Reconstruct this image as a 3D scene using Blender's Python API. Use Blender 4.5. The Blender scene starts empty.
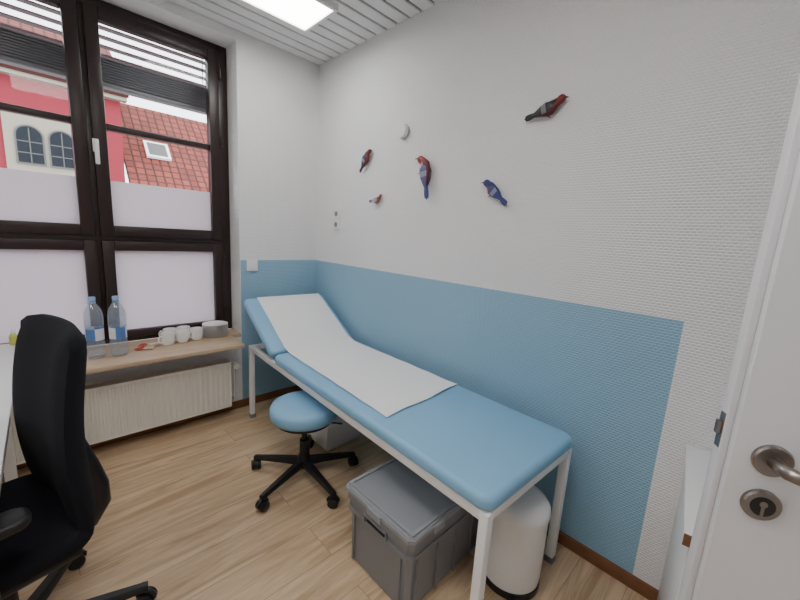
import bpy, bmesh, math, random
from mathutils import Vector, Matrix
random.seed(3)
C = bpy.context.scene.collection
def lin(c):
    c=c/255.0
    return c/12.92 if c<=0.04045 else ((c+0.055)/1.055)**2.4
def rgb(r,g,b): return (lin(r),lin(g),lin(b),1)
def V(*a): return Vector(a)
# ---------------- materials
def mat(name,col,rough=0.5,metal=0.0,bump=0,bscale=200,spec=0.5,var=0.0):
    m=bpy.data.materials.new(name); m.use_nodes=True
    nt=m.node_tree; p=nt.nodes['Principled BSDF']
    p.inputs['Base Color'].default_value=col
    p.inputs['Roughness'].default_value=rough
    p.inputs['Metallic'].default_value=metal
    p.inputs['Specular IOR Level'].default_value=spec
    tc=nt.nodes.new('ShaderNodeTexCoord')
    n=nt.nodes.new('ShaderNodeTexNoise'); n.inputs['Scale'].default_value=bscale
    nt.links.new(tc.outputs['Object'],n.inputs['Vector'])
    if bump>0:
        b=nt.nodes.new('ShaderNodeBump'); b.inputs['Strength'].default_value=bump; b.inputs['Distance'].default_value=0.002
        nt.links.new(n.outputs['Fac'],b.inputs['Height']); nt.links.new(b.outputs['Normal'],p.inputs['Normal'])
    n2=nt.nodes.new('ShaderNodeTexNoise'); n2.inputs['Scale'].default_value=6
    nt.links.new(tc.outputs['Object'],n2.inputs['Vector'])
    mr=nt.nodes.new('ShaderNodeMapRange'); mr.inputs['To Min'].default_value=max(rough-0.05,0.02); mr.inputs['To Max'].default_value=min(rough+0.05,1)
    nt.links.new(n2.outputs['Fac'],mr.inputs['Value']); nt.links.new(mr.outputs['Result'],p.inputs['Roughness'])
    if var>0:
        mx=nt.nodes.new('ShaderNodeMixRGB'); mx.inputs['Color1'].default_value=col
        mx.inputs['Color2'].default_value=tuple(c*(1-var) for c in col[:3])+(1,)
        nt.links.new(n.outputs['Fac'],mx.inputs['Fac']); nt.links.new(mx.outputs['Color'],p.inputs['Base Color'])
    return m
def emis(name,col,s):
    m=bpy.data.materials.new(name); m.use_nodes=True; nt=m.node_tree; nt.nodes.clear()
    e=nt.nodes.new('ShaderNodeEmission'); e.inputs['Color'].default_value=col; e.inputs['Strength'].default_value=s
    o=nt.nodes.new('ShaderNodeOutputMaterial'); nt.links.new(e.outputs[0],o.inputs[0]); return m
def clear(name,col,gl=0.06,tint_mix=0.0,haze=None,hf=0.2):
    m=bpy.data.materials.new(name); m.use_nodes=True; nt=m.node_tree; nt.nodes.clear()
    t=nt.nodes.new('ShaderNodeBsdfTransparent'); t.inputs['Color'].default_value=col
    g=nt.nodes.new('ShaderNodeBsdfGlossy'); g.inputs['Roughness'].default_value=0.03
    fr=nt.nodes.new('ShaderNodeLayerWeight'); fr.inputs['Blend'].default_value=0.25
    ml=nt.nodes.new('ShaderNodeMath'); ml.operation='MULTIPLY_ADD'; ml.inputs[1].default_value=tint_mix; ml.inputs[2].default_value=gl
    nt.links.new(fr.outputs['Facing'],ml.inputs[0])
    src=t
    if haze:
        tr=nt.nodes.new('ShaderNodeBsdfTranslucent'); tr.inputs['Color'].default_value=haze
        df=nt.nodes.new('ShaderNodeBsdfDiffuse'); df.inputs['Color'].default_value=haze
        m1=nt.nodes.new('ShaderNodeMixShader'); m1.inputs[0].default_value=0.5; nt.links.new(tr.outputs[0],m1.inputs[1]); nt.links.new(df.outputs[0],m1.inputs[2])
        m2=nt.nodes.new('ShaderNodeMixShader'); m2.inputs[0].default_value=hf; nt.links.new(t.outputs[0],m2.inputs[1]); nt.links.new(m1.outputs[0],m2.inputs[2]); src=m2
    mx=nt.nodes.new('ShaderNodeMixShader'); nt.links.new(ml.outputs[0],mx.inputs[0])
    nt.links.new(src.outputs[0],mx.inputs[1]); nt.links.new(g.outputs[0],mx.inputs[2])
    o=nt.nodes.new('ShaderNodeOutputMaterial'); nt.links.new(mx.outputs[0],o.inputs[0]); return m
def film():
    m=bpy.data.materials.new('frosted_film'); m.use_nodes=True; nt=m.node_tree; nt.nodes.clear()
    t=nt.nodes.new('ShaderNodeBsdfTranslucent'); t.inputs['Color'].default_value=(0.66,0.62,0.66,1)
    d=nt.nodes.new('ShaderNodeBsdfDiffuse'); d.inputs['Color'].default_value=(0.85,0.84,0.87,1)
    mx=nt.nodes.new('ShaderNodeMixShader'); mx.inputs[0].default_value=0.25
    nt.links.new(t.outputs[0],mx.inputs[1]); nt.links.new(d.outputs[0],mx.inputs[2])
    o=nt.nodes.new('ShaderNodeOutputMaterial'); nt.links.new(mx.outputs[0],o.inputs[0]); return m
def wallpaper(name,axis,blue=None):
    m=bpy.data.materials.new(name); m.use_nodes=True; nt=m.node_tree; p=nt.nodes['Principled BSDF']
    p.inputs['Roughness'].default_value=0.55
    L=nt.links.new
    tc=nt.nodes.new('ShaderNodeTexCoord'); sp=nt.nodes.new('ShaderNodeSeparateXYZ'); L(tc.outputs['Object'],sp.inputs[0])
    cb=nt.nodes.new('ShaderNodeCombineXYZ'); L(sp.outputs[axis],cb.inputs[0]); L(sp.outputs[2],cb.inputs[1])
    br=nt.nodes.new('ShaderNodeTexBrick'); L(cb.outputs[0],br.inputs['Vector'])
    br.inputs['Scale'].default_value=1; br.inputs['Brick Width'].default_value=0.018; br.inputs['Row Height'].default_value=0.011
    br.inputs['Mortar Size'].default_value=0.0034; br.inputs['Mortar Smooth'].default_value=1.0
    br.inputs['Color1'].default_value=(1,1,1,1); br.inputs['Color2'].default_value=(0.8,0.8,0.8,1); br.inputs['Mortar'].default_value=(0.1,0.1,0.1,1)
    b=nt.nodes.new('ShaderNodeBump'); b.inputs['Strength'].default_value=0.75; b.inputs['Distance'].default_value=0.0038
    L(br.outputs['Color'],b.inputs['Height']); L(b.outputs['Normal'],p.inputs['Normal'])
    W=rgb(242,242,243); BL=rgb(149,190,215)
    if blue:
        g=nt.nodes.new('ShaderNodeMath'); g.operation='GREATER_THAN'; g.inputs[1].default_value=blue[0]; L(sp.outputs[axis],g.inputs[0])
        h=nt.nodes.new('ShaderNodeMath'); h.operation='LESS_THAN'; h.inputs[1].default_value=blue[1]; L(sp.outputs[2],h.inputs[0])
        k=nt.nodes.new('ShaderNodeMath'); k.operation='MULTIPLY'; L(g.outputs[0],k.inputs[0]); L(h.outputs[0],k.inputs[1])
        mx=nt.nodes.new('ShaderNodeMixRGB'); mx.inputs['Color1'].default_value=W; mx.inputs['Color2'].default_value=BL; L(k.outputs[0],mx.inputs['Fac'])
        L(mx.outputs[0],p.inputs['Base Color'])
    else: p.inputs['Base Color'].default_value=W
    return m
def wood(name,c1,c2,c3,plank=True,bw=1.28,rh=0.19,rough=0.42):
    m=bpy.data.materials.new(name); m.use_nodes=True; nt=m.node_tree; p=nt.nodes['Principled BSDF']; L=nt.links.new
    p.inputs['Roughness'].default_value=rough
    tc=nt.nodes.new('ShaderNodeTexCoord')
    br=nt.nodes.new('ShaderNodeTexBrick'); L(tc.outputs['Object'],br.inputs['Vector'])
    br.offset=0.37; br.inputs['Scale'].default_value=1; br.inputs['Brick Width'].default_value=bw; br.inputs['Row Height'].default_value=rh
    br.inputs['Mortar Size'].default_value=0.0009 if plank else 0; br.inputs['Color1'].default_value=(0,0,0,1); br.inputs['Color2'].default_value=(1,1,1,1); br.inputs['Mortar'].default_value=(0.5,0.5,0.5,1)
    mp=nt.nodes.new('ShaderNodeMapping'); mp.inputs['Scale'].default_value=(1.3,11,11); L(tc.outputs['Object'],mp.inputs['Vector'])
    ad=nt.nodes.new('ShaderNodeVectorMath'); ad.operation='MULTIPLY_ADD'; L(br.outputs['Color'],ad.inputs[0]); ad.inputs[1].default_value=(7,7,7); L(mp.outputs[0],ad.inputs[2])
    n=nt.nodes.new('ShaderNodeTexNoise'); n.inputs['Scale'].default_value=1.6; n.inputs['Detail'].default_value=8; n.inputs['Distortion'].default_value=1.2; n.inputs['Roughness'].default_value=0.62
    L(ad.outputs[0],n.inputs['Vector'])
    cr=nt.nodes.new('ShaderNodeValToRGB'); cr.color_ramp.elements[0].position=0.34; cr.color_ramp.elements[0].color=c2; cr.color_ramp.elements[1].position=0.60; cr.color_ramp.elements[1].color=c1
    L(n.outputs['Fac'],cr.inputs[0])
    mx=nt.nodes.new('ShaderNodeMixRGB'); mx.blend_type='MIX'; L(cr.outputs[0],mx.inputs['Color1']); mx.inputs['Color2'].default_value=c3
    mul=nt.nodes.new('ShaderNodeMath'); mul.operation='MULTIPLY'; mul.inputs[1].default_value=0.45; L(br.outputs['Color'],mul.inputs[0]); L(mul.outputs[0],mx.inputs['Fac'])
    m2=nt.nodes.new('ShaderNodeMixRGB'); L(br.outputs['Fac'],m2.inputs['Fac']); L(mx.outputs[0],m2.inputs['Color1']); m2.inputs['Color2'].default_value=tuple(c*0.45 for c in c2[:3])+(1,)
    L(m2.outputs[0],p.inputs['Base Color'])
    return m
def tiles(name,c1,c2,bw,rh):
    m=bpy.data.materials.new(name); m.use_nodes=True; nt=m.node_tree; p=nt.nodes['Principled BSDF']; L=nt.links.new
    p.inputs['Roughness'].default_value=0.8
    tc=nt.nodes.new('ShaderNodeTexCoord')
    br=nt.nodes.new('ShaderNodeTexBrick'); L(tc.outputs['Object'],br.inputs['Vector'])
    br.offset=0.0; br.inputs['Scale'].default_value=1; br.inputs['Brick Width'].default_value=bw; br.inputs['Row Height'].default_value=rh; br.inputs['Mortar Size'].default_value=0.04
    br.inputs['Color1'].default_value=c1; br.inputs['Color2'].default_value=c2; br.inputs['Mortar'].default_value=tuple(c*0.3 for c in c2[:3])+(1,)
    L(br.outputs['Color'],p.inputs['Base Color']); return m

M={}
M['wr']=wallpaper('wallpaper_right',1,(0.183,1.163)); M['ww']=wallpaper('wallpaper_window',0,(1.036,1.163)); M['wx']=wallpaper('wallpaper_plain',1)
M['wy']=wallpaper('wallpaper_plain_b',0)
M['floor']=wood('oak_floor',rgb(220,193,159),rgb(176,145,111),rgb(202,173,137))
M['sill']=wood('oak_board',rgb(216,191,162),rgb(182,155,126),rgb(202,177,150),plank=False)
M['white']=mat('white_paint',rgb(234,234,234),0.45,bump=0.1)
M['wmetal']=mat('white_powdercoat',rgb(238,239,239),0.35)
M['radi']=mat('radiator_white',rgb(238,235,227),0.4)
M['slat']=mat('ceiling_slat',rgb(228,230,232),0.45)
M['dark']=mat('dark_gap',rgb(35,35,36),0.9)
M['brown']=mat('brown_window_lacquer',rgb(42,26,25),0.35,bump=0.1,bscale=60)
M['bboard']=mat('baseboard_wood',rgb(132,88,58),0.5,var=0.3,bscale=20)
M['black']=mat('black_plastic',rgb(24,24,26),0.45)
M['fabric']=mat('black_fabric',rgb(30,31,38),0.95,bump=0.8,bscale=600,spec=0.2,var=0.3)
M['vinyl']=mat('blue_vinyl',rgb(136,186,221),0.42,bump=0.15,bscale=500)
M['paper']=mat('paper_sheet',rgb(243,243,243),0.85,bump=0.3,bscale=40)
M['grey']=mat('grey_plastic',rgb(126,128,132),0.45)
M['greyl']=mat('grey_lid_plastic',rgb(146,149,154),0.4)
M['steel']=mat('brushed_steel',rgb(150,143,138),0.3,metal=1)
M['door']=mat('door_white',rgb(222,223,227),0.4,bump=0.05)
M['china']=mat('porcelain',rgb(244,244,242),0.15)
M['water']=clear('bottle_plastic',(0.90,0.95,0.99,1),0.06,0.35,(0.72,0.85,0.97,1),0.20)
M['label']=mat('bottle_label',rgb(232,236,242),0.5)
M['labelb']=mat('bottle_label_blue',rgb(90,130,195),0.5)
M['cap']=mat('bottle_cap',rgb(150,184,225),0.4)
M['glass']=clear('window_glass',(0.97,0.98,0.98,1),0.012,0.0)
M['film']=film()
M['led']=emis('led_panel',(1,0.98,0.95,1),15)
M['pink']=mat('red_facade',rgb(136,40,52),0.9,var=0.1,bscale=3)
M['cream']=mat('cream_stone',rgb(150,142,128),0.9)
M['pane']=mat('dark_pane',rgb(24,30,38),0.6,spec=0.2)
M['exframe']=mat('old_window_frame',rgb(90,90,88),0.6)
M['roof']=tiles('roof_tiles',rgb(136,60,46),rgb(108,44,34),0.35,0.4)
M['alu']=mat('blind_slat',rgb(132,134,139),0.4,metal=0.3)
M['yellow']=mat('yellow_liquid',rgb(190,190,90),0.3)
M['pavement']=mat('pavement',rgb(150,148,145),0.9,var=0.2,bscale=4)
M['teared']=mat('tea_packet_red',rgb(190,70,60),0.6); M['teabeige']=mat('tea_packet_beige',rgb(215,190,170),0.6)
M['sensor_shade']=mat('sensor_rim_shading',rgb(176,178,180),0.5)  # grey paints in the shading around the white sensor's outline
# ---------------- builder
class B:
    def __init__(s): s.bm=bmesh.new()
    def _mi(s,faces,mi):
        for f in faces: f.material_index=mi
    def box(s,c,d,mi=0,bevel=0,rot=None,seg=2):
        r=bmesh.ops.create_cube(s.bm,size=1); vs=r['verts']
        for v in vs: v.co=Vector((v.co.x*d[0],v.co.y*d[1],v.co.z*d[2]))
        fs=set(f for v in vs for f in v.link_faces)
        if bevel>0:
            es=list(set(e for v in vs for e in v.link_edges))
            rr=bmesh.ops.bevel(s.bm,geom=es,offset=bevel,segments=seg,affect='EDGES',profile=0.5)
            vs=list(set(rr['verts'])|set(v for v in vs if v.is_valid))
            fs=set(f for v in vs for f in v.link_faces)
        for v in vs:
            if rot is not None: v.co=rot@v.co
            v.co+=Vector(c)
        s._mi(fs,mi); return s
    def bb(s,x0,x1,y0,y1,z0,z1,mi=0,bevel=0,seg=2):
        return s.box(((x0+x1)/2,(y0+y1)/2,(z0+z1)/2),(x1-x0,y1-y0,z1-z0),mi,bevel,None,seg)
    def rings(s,R,mi=0,cap=True,closed=False,mis=None):
        vr=[[s.bm.verts.new(p) for p in ring] for ring in R]
        n=len(R[0]); K=len(vr)
        for i in range(K if closed else K-1):
            a=vr[i]; b=vr[(i+1)%K]
            for j in range(n):
                f=s.bm.faces.new((a[j],a[(j+1)%n],b[(j+1)%n],b[j]))
                f.material_index=(mis(i,j) if mis else mi)
        if cap and not closed:
            f=s.bm.faces.new(list(reversed(vr[0]))); f.material_index=mis(0,0) if mis else mi
            f=s.bm.faces.new(vr[-1]); f.material_index=mis(K-2,0) if mis else mi
        return s
    def pad(s,x0,x1,y0,y1,z0,z1,rc,re,mi=0,n=6,m=4):
        R=[]
        lv=[]
        for i in range(m+1):
            a=math.pi/2*i/m; lv.append((re*(1-math.sin(a)),z0+re*(1-math.cos(a))))
        for i in range(m+1):
            a=math.pi/2*i/m; lv.append((re*(1-math.cos(a)),z1-re*(1-math.sin(a))))
        for ins,z in lv:
            ring=[]; r=max(rc-ins,0.003)
            for (cx,cy,a0) in ((x1-rc,y1-rc,0),(x0+rc,y1-rc,1),(x0+rc,y0+rc,2),(x1-rc,y0+rc,3)):
                for k in range(n+1):
                    a=math.pi/2*(a0+k/n); ring.append(Vector((cx+r*math.cos(a),cy+r*math.sin(a),z)))
            R.append(ring)
        return s.rings(R,mi)
    def tube(s,pts,r,mi=0,n=12,cap=True,flat=1.0):
        pts=[Vector(p) for p in pts]; R=[]
        if not isinstance(r,(list,tuple)): r=[r]*len(pts)
        prev=None
        for i,p in enumerate(pts):
            t=(pts[min(i+1,len(pts)-1)]-pts[max(i-1,0)]).normalized()
            if prev is None:
                up=Vector((0,0,1)) if abs(t.z)<0.95 else Vector((1,0,0))
                a=t.cross(up).normalized()
            else: a=(prev-t*prev.dot(t)).normalized()
            prev=a; b=t.cross(a)
            R.append([p+a*math.cos(2*math.pi*k/n)*r[i]+b*math.sin(2*math.pi*k/n)*r[i]*flat for k in range(n)])
        return s.rings(R,mi,cap)
    def cyl(s,p,q,r,mi=0,n=24,r2=None):
        return s.tube([p,q],[r,r if r2 is None else r2],mi,n)
    def lathe(s,prof,c=(0,0,0),mi=0,n=32,axis='Z',mis=None,cap=True):
        R=[]
        for (r,h) in prof:
            ring=[]
            for k in range(n):
                a=2*math.pi*k/n
                x,y=r*math.cos(a),r*math.sin(a)
                p=Vector((x,y,h)) if axis=='Z' else (Vector((h,x,y)) if axis=='X' else Vector((x,h,y)))
                ring.append(p+Vector(c))
            R.append(ring)
        return s.rings(R,mi,cap,mis=mis)
    def ell(s,c,d,mi=0,n=20,m=12,rot=None):
        R=[]
        for i in range(m+1):
            t=math.pi*(i+0.02)/(m+0.04)
            ring=[]
            for k in range(n):
                a=2*math.pi*k/n
                p=Vector((d[0]*math.sin(t)*math.cos(a),d[1]*math.sin(t)*math.sin(a),d[2]*math.cos(t)))
                if rot is not None: p=rot@p
                ring.append(p+Vector(c))
            R.append(ring)
        return s.rings(R,mi)
    def xf(s,mx):
        for v in s.bm.verts: v.co=mx@v.co
        return s
    def fin(s,name,mats,parent=None,sharp=32):
        bm=s.bm; bmesh.ops.recalc_face_normals(bm,faces=bm.faces)
        for f in bm.faces: f.smooth=True
        for e in bm.edges:
            if len(e.link_faces)==2:
                if e.calc_face_angle(0)>math.radians(sharp): e.smooth=False
        me=bpy.data.meshes.new(name); bm.to_mesh(me); bm.free()
        for m in (mats if isinstance(mats,(list,tuple)) else [mats]): me.materials.append(M[m] if isinstance(m,str) else m)
        o=bpy.data.objects.new(name,me); C.objects.link(o)
        if parent: o.parent=parent
        return o
def root(name,loc=(0,0,0),rz=0):
    e=bpy.data.objects.new(name,None); e.location=loc; e.rotation_euler=(0,0,rz); e.empty_display_size=0.1; C.objects.link(e); return e
def Rx(a): return Matrix.Rotation(a,3,'X')
def Ry(a): return Matrix.Rotation(a,3,'Y')
def Rz(a): return Matrix.Rotation(a,3,'Z')

XR=1.676; YW=2.741; ZC=2.70; XL=-1.75; YB=-0.86
# ---------------- shell
B().bb(XL-0.15,XR+0.15,YB-1.6,YW+0.3,-0.1,0).fin('floor','floor')
B().bb(XR,XR+0.15,YB-0.15,YW,0,ZC+0.1).fin('wall_right','wr')
B().bb(XL-0.15,XL,YB-0.15,YW,0,ZC+0.1).fin('wall_left','wx')
WX0,WX1,WZ0,WZ1=-0.54,1.033,0.575,2.64
b=B(); b.bb(XL-0.15,WX0,YW,YW+0.3,0,ZC+0.1); b.bb(WX1,XR+0.15,YW,YW+0.3,0,ZC+0.1); b.bb(WX0,WX1,YW,YW+0.3,0,WZ0); b.bb(WX0,WX1,YW,YW+0.3,WZ1,ZC+0.1); b.fin('wall_window','ww')
DX0,DX1,DZ=0.38,1.34,2.06
b=B(); b.bb(XL,DX0,YB-0.15,YB,0,ZC+0.1); b.bb(DX1,XR,YB-0.15,YB,0,ZC+0.1); b.bb(DX0,DX1,YB-0.15,YB,DZ,ZC+0.1); b.fin('wall_back','wy')
b=B(); b.bb(XL-0.15,XR+0.15,YB-1.7,YB-1.6,0,ZC+0.1); b.bb(XL-0.15,XL-0.05,YB-1.6,YB-0.15,0,ZC+0.1); b.bb(XR+0.05,XR+0.15,YB-1.6,YB-0.15,0,ZC+0.1); b.fin('wall_corridor','wy')
b=B(); b.bb(XL-0.15,XR+0.15,YB-1.7,YW+0.3,ZC+0.1,ZC+0.2,1)
b.bb(XL,XR,YB,YW,ZC+0.012,ZC+0.1,1)
y=YW-0.004
while y>YB+0.1:
    b.bb(XL,XR,y-0.084,y,ZC-0.004,ZC+0.012,0,0.004,1); y-=0.1
b.fin('ceiling',['slat','dark'])
b=B(); b.bb(DX0,DX0+0.03,YB-0.15,YB+0.012,0,DZ); b.bb(DX1-0.03,DX1,YB-0.15,YB+0.012,0,DZ); b.bb(DX0,DX1,YB-0.15,YB+0.012,DZ-0.03,DZ); b.fin('trim_door_lining','white')
B().bb(XR-0.014,XR,YB,YW,0,0.06,0,0.003).fin('baseboard_right','bboard')
B().bb(XL,XR-0.014,YW-0.014,YW,0,0.06,0,0.003).fin('baseboard_window','bboard')
B().bb(XL,XL+0.014,YB,YW-0.014,0,0.06,0,0.003).fin('baseboard_left','bboard')
# ceiling lights
for i,(cx,cy,sy) in enumerate([(1.0,2.15,0.34),(0.2,0.45,0.6),(-1.0,1.2,0.6)]):  # first panel is in view; the other two are unseen, added as fill light
    r=root('ceiling_light_panel',(cx,cy,ZC-0.022))
    b=B(); h=sy/2
    for a,bb_ in (((-0.31,0,0),(0.02,sy+0.02,0.034)),((0.31,0,0),(0.02,sy+0.02,0.034)),((0,-h,0),(0.6,0.02,0.034)),((0,h,0),(0.6,0.02,0.034))): b.box(a,bb_)
    b.fin('frame','wmetal',r)
    B().box((0,0,0.002),(0.6,sy-0.02,0.02)).fin('diffuser','led',r)
r=root('ceiling_light_panel',(0.4,YB-0.9,ZC+0.05))
B().box((0,0,0),(0.6,0.6,0.04)).fin('diffuser','led',r)

# ---------------- window
r=root('window_1')
YF0,YF1=2.925,2.995
b=B(); z0=0.60; z1=2.64; J=0.075
b.bb(WX0,WX0+J,YF0,YF1,z0,z1,0,0.004); b.bb(WX1-J,WX1,YF0,YF1,z0,z1,0,0.004)
b.bb(WX0+J,WX1-J,YF0,YF1,z0,z0+0.035,0,0.003); b.bb(WX0+J,WX1-J,YF0,YF1,z1-0.05,z1,0,0.003)
XM=(WX0+WX1)/2; b.bb(XM-0.02,XM+0.02,YF0,YF1,z0+0.035,z1-0.05,0,0.003)
b.bb(WX0+J,WX1-J,YF0+0.001,YF1-0.001,1.265,1.305,0,0.003)
b.fin('frame','brown',r)
def ring(b,x0,x1,z0,z1,w,ya,yb,wb=None):
    wb=wb or w
    b.bb(x0,x0+w,ya,yb,z0,z1,0,0.006); b.bb(x1-w,x1,ya,yb,z0,z1,0,0.006)
    b.bb(x0+w,x1-w,ya+0.001,yb,z0,z0+wb,0,0.006); b.bb(x0+w,x1-w,ya+0.001,yb,z1-w,z1,0,0.006)
for k,(xa,xb) in enumerate(((WX0+0.065,XM-0.013),(XM+0.013,WX1-0.065))):
    b=B(); ring(b,xa,xb,1.30,z1-0.045,0.066,YF0-0.022,YF0+0.05)
    b.bb(xa+0.062,xb-0.062,YF0-0.008,YF0+0.04,1.933,1.970,0,0.004)
    b.fin('sash_upper_%d'%k,'brown',r)
    b=B(); ring(b,xa,xb,z0+0.03,1.27,0.060,YF0-0.022,YF0+0.05,0.05); b.fin('sash_lower_%d'%k,'brown',r)
    B().bb(xa+0.05,xb-0.05,YF0+0.02,YF0+0.024,1.33,z1-0.08).bb(xa+0.05,xb-0.05,YF0+0.02,YF0+0.024,z0+0.05,1.24).fin('glass_%d'%k,'glass',r)
    B().bb(xa+0.055,xb-0.055,YF0+0.014,YF0+0.015,1.34,1.64).bb(xa+0.05,xb-0.05,YF0+0.014,YF0+0.015,z0+0.05,1.24).fin('frosted_film_%d'%k,'film',r)
b=B(); hx=XM+0.022
b.box((hx,YF0-0.027,1.83),(0.030,0.01,0.075),0,0.004); b.cyl((hx,YF0-0.03,1.845),(hx,YF0-0.055,1.845),0.009,0,12); b.box((hx,YF0-0.062,1.79),(0.022,0.014,0.14),0,0.006); b.fin('handle','wmetal',r)
b=B()
for z in (1.42,2.0,2.45,0.75,1.15): b.cyl((WX1-0.055,YF0-0.03,z-0.03),(WX1-0.055,YF0-0.03,z+0.03),0.008,0,12)
b.fin('hinges','brown',r)
# external blind
r=root('venetian_blind')
b=B(); z=2.675
while z>2.40:
    b.box((XM,3.13,z),(1.62,0.060,0.006),0,0,Rx(math.radians(2))); z-=0.053
z=2.385
while z>2.25:
    b.box((XM,3.13,z),(1.62,0.07,0.009),0,0.002); z-=0.0155
b.bb(XM-0.81,XM+0.81,3.095,3.165,2.222,2.248,0,0.004)
b.bb(XM-0.81,XM+0.81,3.07,3.19,2.75,2.92)
for x in (WX0+0.1,XM,WX1-0.1): b.cyl((x,3.13,2.3),(x,3.13,2.8),0.003,0,6)
for x in (XM-0.83,XM+0.83): b.bb(x-0.015,x+0.015,3.09,3.17,0.6,2.92)
b.fin('slats','alu',r)
b=B(); b.bb(WX0-0.06,0.955,2.47,YW,0.572,0.60,0,0.004); b.bb(WX0,WX1,YW-0.002,YF0,0.5755,0.5995); b.fin('window_sill_board','sill')
# ---------------- radiator
r=root('radiator')
x0,x1,zb,zt=-0.62,0.90,0.10,0.44
b=B(); n=46; pitch=(x1-x0)/n
prof=[]
for i in range(n):
    xx=x0+i*pitch
    prof+=[(xx,0.0),(xx+pitch*0.3,0.0),(xx+pitch*0.42,0.010),(xx+pitch*0.88,0.010)]
prof.append((x1,0))
for zz0,zz1 in ((zb,zt-0.01),):
    lo=[b.bm.verts.new((p[0],2.60+p[1],zz0)) for p in prof]; hi=[b.bm.verts.new((p[0],2.60+p[1],zz1)) for p in prof]
    for i in range(len(prof)-1): b.bm.faces.new((lo[i],lo[i+1],hi[i+1],hi[i]))
b.bb(x0,x1,2.612,2.69,zb,zt-0.012)
b.fin('convector_panel','radi',r,20)
b=B(); b.bb(x0-0.004,x0,2.597,2.695,zb,zt,0,0.001); b.bb(x1,x1+0.004,2.597,2.695,zb,zt,0,0.001)
b.bb(x0,x1,2.597,2.603,zt-0.018,zt,0); b.bb(x0,x1,2.69,2.696,zt-0.018,zt,0)
for i in range(61): xx=x0+0.01+i*(x1-x0-0.02)/60; b.bb(xx-0.003,xx+0.003,2.603,2.69,zt-0.008,zt-0.002)
b.bb(x0,x1,2.597,2.603,zb-0.004,zb+0.01)
b.fin('cover_grille','radi',r)
b=B(); b.cyl((x1+0.004,2.65,0.40),(x1+0.045,2.65,0.40),0.012); b.cyl((x1+0.045,2.65,0.36),(x1+0.045,2.65,0.42),0.014)
b.cyl((x1+0.045,2.65,0.36),(x1+0.045,2.65,0.14),0.008); b.tube([(x1+0.045,2.65,0.16),(x1+0.045,2.66,0.12),(x1+0.045,2.74,0.11)],0.008)
b.fin('valve_pipe','radi',r)
B().lathe([(0.016,0),(0.022,-0.01),(0.022,-0.05),(0.018,-0.06)],(x1+0.045,2.645,0.40),0,20,'Y').fin('thermostat_head','radi',r)
b=B()
for x in (x0+0.2,x1-0.2): b.bb(x-0.02,x+0.02,2.69,YW,0.2,0.4)
b.fin('wall_bracket','radi',r)

# ---------------- exam couch
A=-math.radians(2.3)
r=root('examination_couch',(1.238,0.460,0),A)
W=0.322
b=B(); b.pad(-W,W,0,1.632,0.565,0.622,0.055,0.022); b.fin('mattress','vinyl',r,50)
th=math.atan2(0.275,0.50)
b=B(); b.pad(-W,W,0,0.57,-0.057,0,0.035,0.022); F=Matrix.Translation((0,1.642,0.624))@Matrix.Rotation(th,4,'X'); b.xf(F); b.fin('headrest','vinyl',r,50)
b=B(); X=0.295; ya,yb=0.024,2.06; t=0.03
for x in (-X,X): b.bb(x-t/2,x+t/2,ya,yb,0.527,0.565,0,0.003)
for y in (ya,0.8,1.62,yb): b.bb(-X,X,y-t/2+0.001,y+t/2-0.001,0.53,0.563,0,0.003)
for x in (-X,X):
    for y in (ya,yb): b.bb(x-0.017,x+0.017,y-0.017,y+0.017,0.012,0.562,0,0.003)
b.fin('frame','wmetal',r)
b=B()
for x in (-X,X):
    for y in (ya,yb): b.bb(x-0.019,x+0.019,y-0.019,y+0.019,0,0.03,0,0.003)
b.fin('feet','grey',r)
b=B()
for x in (-0.25,0.25):
    b.box((x,0.27,-0.066),(0.025,0.52,0.018),0,0.002)
b.box((0,0.36,-0.084),(0.52,0.02,0.018)); b.xf(F)
for x in (-0.2,0.2): b.tube([F@Vector((x,0.36,-0.084)),(x,1.86,0.545)],0.009)
b.fin('headrest_support','wmetal',r)
# paper
cen=[]
for (yy,zz) in [(0.576,-0.035),(0.577,-0.012),(0.566,0.003)]:
    p=F@Vector((0,yy,zz)); cen.append((p.y,p.z))
for i in range(1,13):
    p=F@Vector((0,0.55-i*0.043,0.004)); cen.append((p.y,p.z))
cen.append((1.625,0.634)); cen.append((1.59,0.628))
N=30
for i in range(1,N+1): cen.append((1.59-i*(1.59-0.60)/N,0.6265))
b=B(); rows=[]; K=16
tot=len(cen)
for i,(yy,zz) in enumerate(cen):
    f=max(0,(i-14))/(tot-15)
    xl=-0.225-0.022*f; xr=0.285+0.018*f
    row=[]
    for k in range(K+1):
        u=k/K; x=xl+(xr-xl)*u
        w=0.0022*(math.sin(x*23+yy*7)+math.sin(yy*31+x*5))*0.5+0.0018 if i>3 else 0
        if i==tot-1: w+=0.003*random.random()
        row.append(b.bm.verts.new((x,yy+(0.05*(u-0.3)+0.004*math.sin(9*u)) * (f**3) ,zz+max(w,0))))
    rows.append(row)
for i in range(tot-1):
    for k in range(K): b.bm.faces.new((rows[i][k],rows[i][k+1],rows[i+1][k+1],rows[i+1][k]))
b.fin('paper_cover','paper',r,60)

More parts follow.
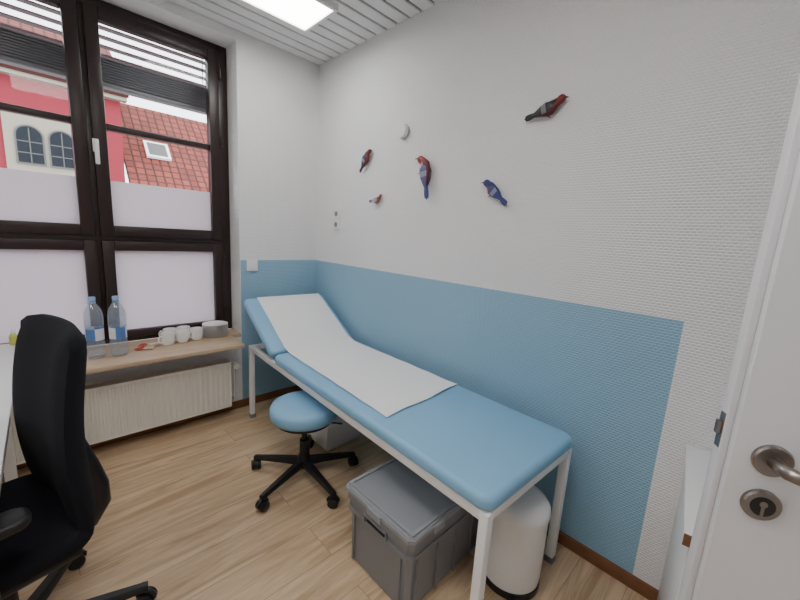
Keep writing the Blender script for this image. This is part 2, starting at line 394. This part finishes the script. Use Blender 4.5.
# ---------------- casters
def caster(b,x,y,ang,R=0.027,mi=0,mi2=0):
    a=Vector((math.cos(ang),math.sin(ang),0)); c=Vector((x,y,R))
    for s in (-1,1):
        b.tube([c+a*s*0.006,c+a*s*0.010,c+a*s*0.022,c+a*s*0.026],[R*0.9,R,R,R*0.8],mi,20)
    b.ell(c+Vector((0,0,0.010)),(0.012,0.012,R*0.95),mi,12,8)
    b.cyl(c,c+Vector((0,0,R+0.028)),0.007,mi,10)
    fw=Vector((-a.y,a.x,0)); pts=[]
    for k in range(9):
        t=math.pi*k/8
        p=c+fw*math.cos(t)*(R+0.003)+Vector((0,0,math.sin(t)*(R+0.003)))
        pts.append(p)
    b.tube(pts,[0.004]+[0.009]*7+[0.004],mi,8)
def star(b,R,a0,hub_z,end_z,hub_r=0.035,w0=0.024,w1=0.014,cr=0.027):
    for k in range(5):
        a=a0+k*2*math.pi/5; d=Vector((math.cos(a),math.sin(a),0)); s=Vector((-d.y,d.x,0))
        Rr=[]
        for i in range(8):
            f=i/7; p=d*(0.02+(R-0.012)*f); z=hub_z+(end_z-hub_z)*(f**1.2)
            w=w0+(w1-w0)*f; h=0.020+(0.011-0.020)*f
            Rr.append([p+Vector((0,0,z))+s*w*sx+Vector((0,0,h*sz)) for sx,sz in ((-1,-0.9),(1,-0.9),(1,0.3),(0.6,1),(-0.6,1),(-1,0.3))])
        b.rings(Rr)
        caster(b,d.x*R,d.y*R,a+0.6+k*0.9,cr)
    b.lathe([(hub_r,hub_z-0.03),(hub_r*1.1,hub_z-0.01),(hub_r,hub_z+0.03),(hub_r*0.8,hub_z+0.045)])
# ---------------- stool
r=root('rolling_stool',(0.975,1.68,0))
B_=B(); B_.lathe([(0.02,0.382),(0.165,0.382),(0.181,0.39),(0.187,0.41),(0.187,0.438),(0.178,0.455),(0.15,0.465),(0.08,0.469),(0.005,0.470)],n=48); B_.fin('seat','vinyl',r,60)
b=B(); b.lathe([(0.155,0.362),(0.16,0.381),(0.02,0.381)],n=40); b.lathe([(0.06,0.33),(0.06,0.363)],n=20); b.fin('seat_plate','black',r)
b=B(); b.cyl((0,0,0.11),(0,0,0.24),0.026); b.cyl((0,0,0.23),(0,0,0.34),0.014); b.fin('gas_column','black',r)
b=B(); star(b,0.30,math.radians(126),0.105,0.075); b.fin('star_base','black',r,40)
b=B(); b.tube([(0.02,-0.02,0.355),(0.11,-0.11,0.352),(0.15,-0.15,0.348)],0.005,0,8); b.fin('lever','black',r)

# ---------------- office chair
fa=math.radians(193.7)
r=root('office_chair',(-0.17,1.47,0),fa-math.pi/2)
YO=0.025
def backsheet():
    b=B(); rows=[]; nz,nx=18,14
    for side in (0,1):
        g=[]
        for i in range(nz+1):
            f=i/nz; z=0.46+f*0.625
            hw=0.240*(1-0.10*f**3-0.10*(1-f)**4)
            y0=-0.215+YO+0.030*math.sin(math.pi*min(1,f*1.05))-0.012*f
            row=[]
            for k in range(nx+1):
                u=-1+2*k/nx; e=(1-abs(u)**6)*(1-abs(2*f-1)**10)
                tk=0.012+0.034*e
                x=hw*u; yb=y0+0.040*u*u
                corner=0.03*(abs(u)**8)
                zz=z-(corner*((f-0.85)/0.15) if f>0.85 else 0)
                row.append(b.bm.verts.new((x,yb+(tk if side==0 else -tk*0.8),zz)))
            g.append(row)
        rows.append(g)
    for s in (0,1):
        g=rows[s]
        for i in range(nz):
            for k in range(nx): b.bm.faces.new((g[i][k],g[i][k+1],g[i+1][k+1],g[i+1][k]))
    f0,f1=rows
    for i in range(nz):
        b.bm.faces.new((f0[i][0],f0[i+1][0],f1[i+1][0],f1[i][0])); b.bm.faces.new((f0[i][nx],f0[i+1][nx],f1[i+1][nx],f1[i][nx]))
    for k in range(nx):
        b.bm.faces.new((f0[0][k],f0[0][k+1],f1[0][k+1],f1[0][k])); b.bm.faces.new((f0[nz][k],f0[nz][k+1],f1[nz][k+1],f1[nz][k]))
    return b
backsheet().fin('backrest','fabric',r,70)
b=B(); b.pad(-0.24,0.24,-0.18,0.29,0.428,0.502,0.08,0.034); b.fin('seat','fabric',r,60)
b=B(); b.box((0,0.05,0.415),(0.42,0.38,0.03),0,0.012); b.box((0,0.0,0.39),(0.16,0.24,0.05),0,0.012)
b.tube([(0,-0.06,0.37),(0,-0.15,0.36),(0,-0.205,0.375),(0,-0.232,0.42),(0,-0.236,0.48),(0,-0.222,0.57),(0,-0.20,0.68)],[0.035,0.038,0.040,0.042,0.036,0.028,0.018],0,14,True,1.2)
b.fin('mechanism','black',r,50)
b=B()
for s in (-1,1):
    b.tube([(s*0.12,0.06,0.405),(s*0.245,0.06,0.405),(s*0.268,0.06,0.43),(s*0.270,0.06,0.63)],[0.016,0.018,0.02,0.017],0,12)
    b.pad(s*0.265-0.042,s*0.265+0.042,-0.03,0.21,0.635,0.665,0.035,0.012)
b.fin('armrests','black',r,50)
b=B(); b.cyl((0,0,0.10),(0,0,0.26),0.027); b.cyl((0,0,0.25),(0,0,0.38),0.015); b.fin('gas_column','black',r)
b=B(); star(b,0.345,math.radians(62)-(fa-math.pi/2),0.105,0.078,cr=0.028,w0=0.028,w1=0.016); b.fin('star_base','black',r,40)

# ---------------- desk
r=root('desk')
B().bb(-0.93,-0.128,0.95,2.72,0.705,0.73,0,0.003).fin('table_top','white',r)
b=B()
for y in (1.02,2.38):
    b.bb(-0.88,-0.84,y-0.02,y+0.02,0,0.70); b.bb(-0.22,-0.18,y-0.02,y+0.02,0,0.70); b.bb(-0.88,-0.18,y-0.02,y+0.02,0.665,0.704)
b.bb(-0.88,-0.85,1.02,2.38,0.665,0.704); b.fin('legs','wmetal',r)
r=root('soap_bottle',(-0.150,2.69,0.73))
B().lathe([(0.015,0),(0.018,0.005),(0.018,0.045),(0.010,0.055),(0.008,0.06)]).fin('body','yellow',r)
B().lathe([(0.010,0.06),(0.010,0.072),(0.005,0.075),(0.004,0.08)]).fin('cap','white',r)

# ---------------- bottles, cups, plates
def bottle(x,y,a):
    r=root('water_bottle',(x,y,0.60),a)
    pr=[(0.025,0.0),(0.038,0.004),(0.044,0.015),(0.044,0.05),(0.0415,0.055),(0.044,0.06),(0.044,0.10),(0.042,0.105),(0.042,0.185),(0.044,0.19),(0.044,0.245),(0.041,0.275),(0.031,0.30),(0.018,0.322),(0.0135,0.332),(0.0135,0.345)]
    B().lathe(pr,n=36).fin('body','water',r,50)
    B().lathe([(0.0428,0.112),(0.0428,0.18)],n=36,cap=False,mis=lambda i,j: 1 if (j%18)<7 else 0).fin('label',['label','labelb'],r)
    b=B(); b.lathe([(0.016,0.338),(0.0165,0.342),(0.0165,0.36),(0.014,0.363)]); b.lathe([(0.017,0.328),(0.017,0.333)]); b.fin('cap','cap',r)
bottle(0.172,2.66,0.3); bottle(0.277,2.645,1.2)
def cup(x,y,a):
    r=root('coffee_mug',(x,y,0.60),a)
    b=B(); b.lathe([(0.028,0),(0.032,0.002),(0.039,0.02),(0.041,0.045),(0.042,0.082),(0.0395,0.082),(0.038,0.045),(0.034,0.018),(0.02,0.006),(0.002,0.005)],n=36); b.fin('body','china',r,50)
    b=B(); b.tube([(0.039,0,0.066),(0.055,0,0.068),(0.066,0,0.05),(0.06,0,0.03),(0.036,0,0.022)],0.005,0,10); b.fin('handle','china',r)
cup(0.545,2.72,3.6); cup(0.635,2.735,3.4); cup(0.725,2.75,3.7); cup(0.665,2.83,2.8); cup(0.58,2.82,2.8)
b=B()
for i in range(11):
    z=0.60+i*0.0080; b.lathe([(0.045,z),(0.05,z+0.003),(0.084,z+0.009),(0.086,z+0.0125),(0.05,z+0.0065),(0.003,z+0.006)],(0.862,2.785,0),0,40)
b.fin('plate_stack','china',None,60)
b=B(); 
for i,(x,y,a) in enumerate([(0.39,2.70,0.3),(0.43,2.68,-0.4),(0.41,2.74,1.0),(0.46,2.72,0.2)]):
    b.box((x,y,0.604+0.006*i),(0.055,0.04,0.006),i%2,0.002,Rz(a))
b.fin('tea_bag_packets',['teared','teabeige'])

# ---------------- storage crate
r=root('storage_crate',(1.14,0.91,0))
b=B(); hx,hy,H=0.30,0.20,0.355
def taper(b,z0,z1,a,c,mi=0):
    R=[]
    for z,s in ((z0,a),(z1,c)):
        x,y=hx-s,hy-s; k=0.018
        R.append([Vector(p) for p in ((-x+k,-y,z),(x-k,-y,z),(x,-y+k,z),(x,y-k,z),(x-k,y,z),(-x+k,y,z),(-x,y-k,z),(-x,-y+k,z))])
    b.rings(R,mi)
taper(b,0.0,0.012,0.03,0.024); taper(b,0.012,0.31,0.024,0.016)
taper(b,0.245,0.262,0.008,0.008); taper(b,0.30,0.335,0.004,0.004)
taper(b,0.262,0.30,0.014,0.014)
for x in (-0.24,-0.12,0,0.12,0.24):
    for s in (-1,1): b.bb(x-0.004,x+0.004,s*(hy-0.018)-0.008,s*(hy-0.018)+0.008,0.02,0.25)
for y in (-0.14,0.14):
    for s in (-1,1): b.bb(s*(hx-0.018)-0.008,s*(hx-0.018)+0.008,y-0.004,y+0.004,0.02,0.25)
b.fin('body','grey',r)
b=B()
for s in (-1,1): b.box((s*(hx-0.0135),0,0.275),(0.01,0.11,0.03),0,0.004)
b.fin('hand_slot','dark',r)
b=B()
for s in (-1,1): 
    b.tube([(s*(hx-0.005),-0.065,0.262),(s*(hx-0.005),-0.065,0.292),(s*(hx-0.005),0.065,0.292),(s*(hx-0.005),0.065,0.262)],0.006,0,8)
b.fin('hand_slot_rim','grey',r)
b=B(); taper(b,0.335,0.350,-0.002,-0.002); taper(b,0.350,0.356,0.001,0.004); 
for (xa,xb,ya_,yb_) in ((-0.285,0.285,-0.19,-0.175),(-0.285,0.285,0.175,0.19),(-0.285,-0.27,-0.175,0.175),(0.27,0.285,-0.175,0.175)): b.bb(xa,xb,ya_,yb_,0.355,0.364,0,0.002)
for s in (-1,1): b.box((s*0.304,0.0,0.335),(0.01,0.08,0.03),0,0.003)
for s in (-1,1):
    for x in (-0.15,0.15): b.box((x,s*0.204,0.335),(0.06,0.01,0.03),0,0.003)
b.fin('lid','greyl',r)
r=root('storage_box',(1.36,1.93,0))
b=B(); b.box((0,0,0.085),(0.30,0.26,0.17),0,0.012); b.box((0,0,0.178),(0.32,0.28,0.02),0,0.008); b.box((-0.158,0,0.16),(0.01,0.08,0.03),0,0.003); b.fin('tub','wmetal',r)

# ---------------- pedal bin
r=root('pedal_bin',(1.325,0.56,0),math.radians(215))
b=B(); b.lathe([(0.112,0.03),(0.118,0.034),(0.120,0.06),(0.122,0.335),(0.118,0.338)],n=48); b.fin('body','wmetal',r,40)
b=B(); b.lathe([(0.126,0.338),(0.127,0.345),(0.124,0.365),(0.11,0.385),(0.08,0.398),(0.03,0.405),(0.003,0.406)],n=48); b.box((-0.125,0,0.35),(0.03,0.07,0.03),0,0.006); b.fin('lid','wmetal',r,40)
b=B(); b.lathe([(0.118,0.0),(0.122,0.005),(0.122,0.028),(0.115,0.031)],n=48); b.box((0.135,0,0.018),(0.05,0.05,0.012),0,0.004); b.fin('base_pedal','black',r)

# ---------------- counter cabinet near door
r=root('side_cabinet',(1.665,0.105,0),math.radians(7))
b=B(); b.bb(-0.57,-0.012,-0.30,0,0.69,0.715,0,0.002); b.bb(-0.55,-0.014,-0.29,-0.015,0.0,0.69,0,0.002); b.fin('carcass','white',r)
b=B(); b.bb(-0.574,-0.570,-0.30,0,0.685,0.717,0,0.001); b.bb(-0.572,-0.55,-0.285,-0.018,0.08,0.68,0,0.002); b.fin('front','bboard',r)
# ---------------- door (leaf)
E=Vector((0.886,0.000,0)); dth=math.radians(26)
hd=Vector((math.sin(dth),-math.cos(dth),0))
ang=math.atan2(hd.y,hd.x)
r=root('door_1',(E.x,E.y,0),ang)
LW=0.91
b=B(); b.bb(0.012,LW,0.0,0.040,0.01,2.02,0,0.002); b.bb(0.0,0.012,0.014,0.040,0.01,2.01,0,0.002); b.fin('leaf','door',r)
b=B(); zh=1.05; xh=0.070
b.lathe([(0.030,0),(0.030,-0.006),(0.027,-0.009),(0.003,-0.009)],(xh,0,zh),0,36,'Y')
b.tube([(xh,-0.008,zh),(xh,-0.030,zh),(xh+0.002,-0.042,zh),(xh+0.012,-0.052,zh),(xh+0.03,-0.056,zh),(xh+0.125,-0.056,zh)],[0.011,0.011,0.0115,0.0115,0.0115,0.0115],0,18)
b.fin('lever_handle','steel',r,40)
b=B(); b.lathe([(0.030,0),(0.030,-0.006),(0.027,-0.009),(0.003,-0.009)],(xh,0,zh-0.090),0,36,'Y'); b.fin('keyhole_rosette','steel',r,40)
b=B(); b.lathe([(0.019,-0.0085),(0.019,-0.0098),(0.003,-0.0098)],(xh,0,zh-0.090),0,28,'Y'); b.fin('keyhole_insert','black',r)
b=B(); b.cyl((xh,-0.0095,zh-0.085),(xh,-0.0112,zh-0.085),0.006,0,16); b.box((xh,-0.0102,zh-0.099),(0.005,0.002,0.018)); b.fin('keyhole','steel',r)
b=B(); b.box((-0.0005,0.027,zh+0.03),(0.002,0.016,0.07)); b.box((-0.004,0.027,zh+0.035),(0.008,0.010,0.026)); b.fin('latch_plate','steel',r)

# ---------------- wall fittings
def sock(name,items,wall):
    r=root(name)
    b=B(); c=B(); 
    for (h,z) in items:
        if wall=='R':
            b.box((XR-0.008,h,z),(0.016,0.08,0.08),0,0.003); b.lathe([(0.024,-0.0175),(0.0235,-0.0162)],(XR,h,z),0,24,'X')
            c.lathe([(0.020,-0.0185),(0.020,-0.0180)],(XR,h,z),0,24,'X')
        else:
            b.box((h,YW-0.006,z),(0.085,0.012,0.085),0,0.003); c.box((h,YW-0.0135,z),(0.055,0.005,0.055),0,0.002)
    b.fin('cover',"wmetal",r); c.fin('insert','grey' if wall=='R' else 'wmetal',r)
sock('power_socket',[(2.43,1.552),(2.43,1.470)],'R')
sock('light_switch',[(1.12,1.125)],'W')
b=B(); b.lathe([(0.044,0.0),(0.044,-0.010)],(XR,1.73,2.055),1,36,'X'); b.lathe([(0.040,-0.010),(0.040,-0.028),(0.036,-0.034),(0.003,-0.035)],(XR,1.73,2.055),0,36,'X'); b.lathe([(0.010,-0.0352),(0.010,-0.0365),(0.003,-0.0365)],(XR,1.73,2.055),0,24,'X'); b.fin('smoke_detector',['wmetal','sensor_shade'])

# ---------------- birds
def bird(y,z,L,right,tilt,head,belly,back,wing,tail,bend=0,taillen=0.3,headup=0.0):
    cols=[mat('bird_'+n,rgb(*c),0.4,var=0.25,bscale=60) for n,c in (('head',head),('belly',belly),('back',back),('wing',wing),('tail',tail),('beak',(60,50,45)),('eye',(10,10,10)),('bar',tuple(int(q*0.5+110) for q in wing)))]
    t=math.radians(tilt); d=-1 if right else 1
    f=Vector((0,d*math.cos(t),math.sin(t))); u=Vector((0,-d*math.sin(t),math.cos(t))); w=Vector((-1,0,0))
    MX=Matrix(((f.x,w.x,u.x,0),(f.y,w.y,u.y,0),(f.z,w.z,u.z,0),(0,0,0,1)))
    S=Matrix.Translation((XR-0.10*L-0.006,y,z))@MX@Matrix.Scale(L,4)@Matrix.Diagonal((1,1,1.2,1))
    def BD(b):
        for v in b.bm.verts:
            k=min(max((v.co.x-0.14)/0.16,0),1); k=k*k*(3-2*k)
            a=-math.radians(bend)*k
            if a:
                px,pz=0.20,0.0; dx,dz=v.co.x-px,v.co.z-pz
                v.co.x=px+dx*math.cos(a)-dz*math.sin(a); v.co.z=pz+dx*math.sin(a)+dz*math.cos(a)
        b.xf(S)
    r=root('bird_figurine')
    rings=[(-0.33,0.0,0.02,0.02),(-0.24,0.0,0.055,0.045),(-0.12,-0.005,0.10,0.075),(0.0,-0.01,0.13,0.092),(0.12,-0.005,0.132,0.09),(0.20,0.015,0.112,0.078),(0.265,0.045,0.09,0.07),(0.32,0.075,0.088,0.068),(0.38,0.09,0.082,0.062),(0.43,0.092,0.055,0.045),(0.455,0.09,0.025,0.022)]
    n=20; R=[]
    for (x,zc,rz,ry) in rings:
        zc+=headup*max(0,x-0.15)
        R.append([Vector((x,ry*math.sin(2*math.pi*k/n),zc+rz*math.cos(2*math.pi*k/n))) for k in range(n)])
    def mis(i,j):
        if i>=6: return 0
        return 1 if 5<=j<15 else 2
    hz=0.09+headup*0.27
    b=B(); b.rings(R,0,True,False,mis); BD(b); b.fin('body',cols,r,60)
    b=B(); b.tube([(0.44,0,hz),(0.49,0,hz-0.01),(0.535,0,hz-0.03)],[0.024,0.014,0.002],5,8)
    for s in (-1,1): b.ell((0.385,s*0.058,hz+0.025),(0.013,0.008,0.013),6,10,6)
    BD(b); b.fin('beak_eyes',cols,r,60)
    b=B()
    for s in (-1,1):
        Rr=[]
        for (x,zc,h,o,tk) in ((0.17,0.02,0.02,0.078,0.006),(0.12,0.015,0.075,0.092,0.012),(0.02,0.01,0.095,0.098,0.014),(-0.1,0.0,0.085,0.085,0.012),(-0.22,-0.005,0.055,0.06,0.009),(-0.34,-0.005,0.028,0.035,0.006),(-0.42,-0.005,0.006,0.022,0.003)):
            Rr.append([Vector((x,s*o+tk*math.sin(2*math.pi*k/12),zc+h*math.cos(2*math.pi*k/12))) for k in range(12)])
        b.rings(Rr,3,True,False,lambda i,j: 7 if i==2 else 3)
    b.xf(S); b.fin('wings',cols,r,60)
    b=B()
    for k,(off,ll) in enumerate(((-0.022,0.9),(0.0,1.0),(0.022,0.92))):
        Rr=[]
        for q in range(5):
            g=q/4; x=-0.27-taillen*ll*g; h=0.026+0.010*g*(1-g)*4-0.012*(g==1)
            Rr.append([Vector((x,0.016*a_,off*(0.6+1.1*g)+h*c_)) for a_,c_ in ((-1,0),(0,1),(1,0),(0,-1))])
        b.rings(Rr,4)
    b.xf(S); b.fin('tail',cols,r,60)
    b=B()
    for s in (-1,1): b.tube([(0.02,s*0.03,-0.12),(0.03,s*0.03,-0.165),(0.06,s*0.03,-0.175)],[0.009,0.007,0.005],5,6)
    b.xf(S); b.fin('feet',cols,r,60)
    B().cyl((XR-0.10*L,y,z),(XR,y,z),0.004,0,8).fin('wall_peg','steel',r)
bird(2.085,1.92,0.175,True,55,(105,42,38),(140,70,60),(45,45,60),(60,65,120),(60,40,45),bend=40)
bird(1.955,1.642,0.13,True,4,(150,75,65),(170,100,85),(120,60,50),(165,175,200),(110,70,65),headup=0.3)
bird(1.505,1.785,0.245,False,80,(150,42,38),(190,150,150),(110,50,55),(105,110,155),(70,85,140),bend=60,taillen=0.36)
bird(1.03,1.66,0.180,False,40,(45,55,115),(125,65,75),(50,55,110),(70,78,140),(60,70,130),bend=25)
bird(0.805,2.005,0.185,True,14,(130,38,36),(100,40,40),(46,36,40),(42,38,46),(45,40,50),taillen=0.3,bend=5)

# ---------------- exterior
B().box((3,30,-3.1),(80,53,0.2)).fin('street_ground','pavement')
r=root('townhouse')
b=B(); YF=20.0
b.bb(-14,2.75,YF,YF+8,-3,6.4); b.fin('facade','pink',r)
b=B(); b.bb(-14.2,2.95,YF-0.35,YF,6.2,6.45); b.bb(-14,2.75,YF-0.06,YF,1.75,1.95)
b.bb(-0.72,1.5,YF-0.08,YF,2.75,5.15); b.fin('stone_trim','cream',r)
def arch(b,cx,w,z0,z1,y,d,mi=0,n=14):
    pts=[(cx-w,z0),(cx+w,z0)]; zr=z1-w
    for k in range(n+1):
        a=math.pi*k/n; pts.append((cx+w*math.cos(a),zr+w*math.sin(a)))
    b.rings([[Vector((p[0],y,p[1])) for p in pts],[Vector((p[0],y-d,p[1])) for p in pts]],mi)
b=B()
for cx in (-0.06,0.83,-3.0,-3.9):
    arch(b,cx,0.40,3.2,4.62,YF-0.08,0.05,0)
    arch(b,cx,0.34,3.27,4.56,YF-0.13,0.02,1)
    b.bb(cx-0.015,cx+0.015,YF-0.17,YF-0.15,3.27,4.5,0); b.bb(cx-0.33,cx+0.33,YF-0.17,YF-0.15,4.0,4.03,0); b.bb(cx-0.33,cx+0.33,YF-0.17,YF-0.15,3.6,3.63,0)
b.fin('arched_windows',['exframe','pane'],r)
def roof(x0,x1,yb,zb,yt,zt,name,parent):
    L=math.hypot(yt-yb,zt-zb); a=math.atan2(zt-zb,yt-yb)
    o=B().bb(0,x1-x0,0,L,-0.15,0).fin(name,'roof',parent); o.location=(x0,yb,zb); o.rotation_euler=(a,0,0); return o
roof(-14.3,3.0,YF-0.5,6.45,YF+4,9.5,'roof',r)
r=root('tiled_roof_house')
roof(2.9,16,19.6,2.6,24,7.15,'roof',r)
b=B(); b.bb(3.1,15.8,20,28,-3,2.9); b.fin('facade','pink',r)
a=math.atan2(4.55,4.4)
o=B().bb(-0.5,0.5,-0.55,0.55,0,0.12).fin('skylight_frame','wmetal',r); o.location=(4.3,21.6,4.72); o.rotation_euler=(a,0,0)
o=B().bb(-0.38,0.38,-0.43,0.43,0.12,0.13).fin('skylight_pane','exframe',r); o.location=(4.3,21.6,4.72); o.rotation_euler=(a,0,0)

# ---------------- world
w=bpy.data.worlds.new('overcast_sky'); bpy.context.scene.world=w; w.use_nodes=True
bg=w.node_tree.nodes['Background']; bg.inputs['Color'].default_value=(0.93,0.96,1.0,1); bg.inputs['Strength'].default_value=5.2

# ---------------- camera
cd=bpy.data.cameras.new('camera'); cam=bpy.data.objects.new('camera',cd); C.objects.link(cam)
cd.lens=16.2; cd.sensor_width=36; cd.clip_start=0.02; cd.clip_end=200
Rm=Matrix(((0.7143,0.0792,-0.6954),(-0.6973,0.1666,-0.6973),(0.0605,0.9828,0.1743)))
q=Rm.to_quaternion(); q.normalize()
cam.rotation_mode='QUATERNION'; cam.rotation_quaternion=q; cam.location=(0,0,1.41)
bpy.context.scene.camera=cam
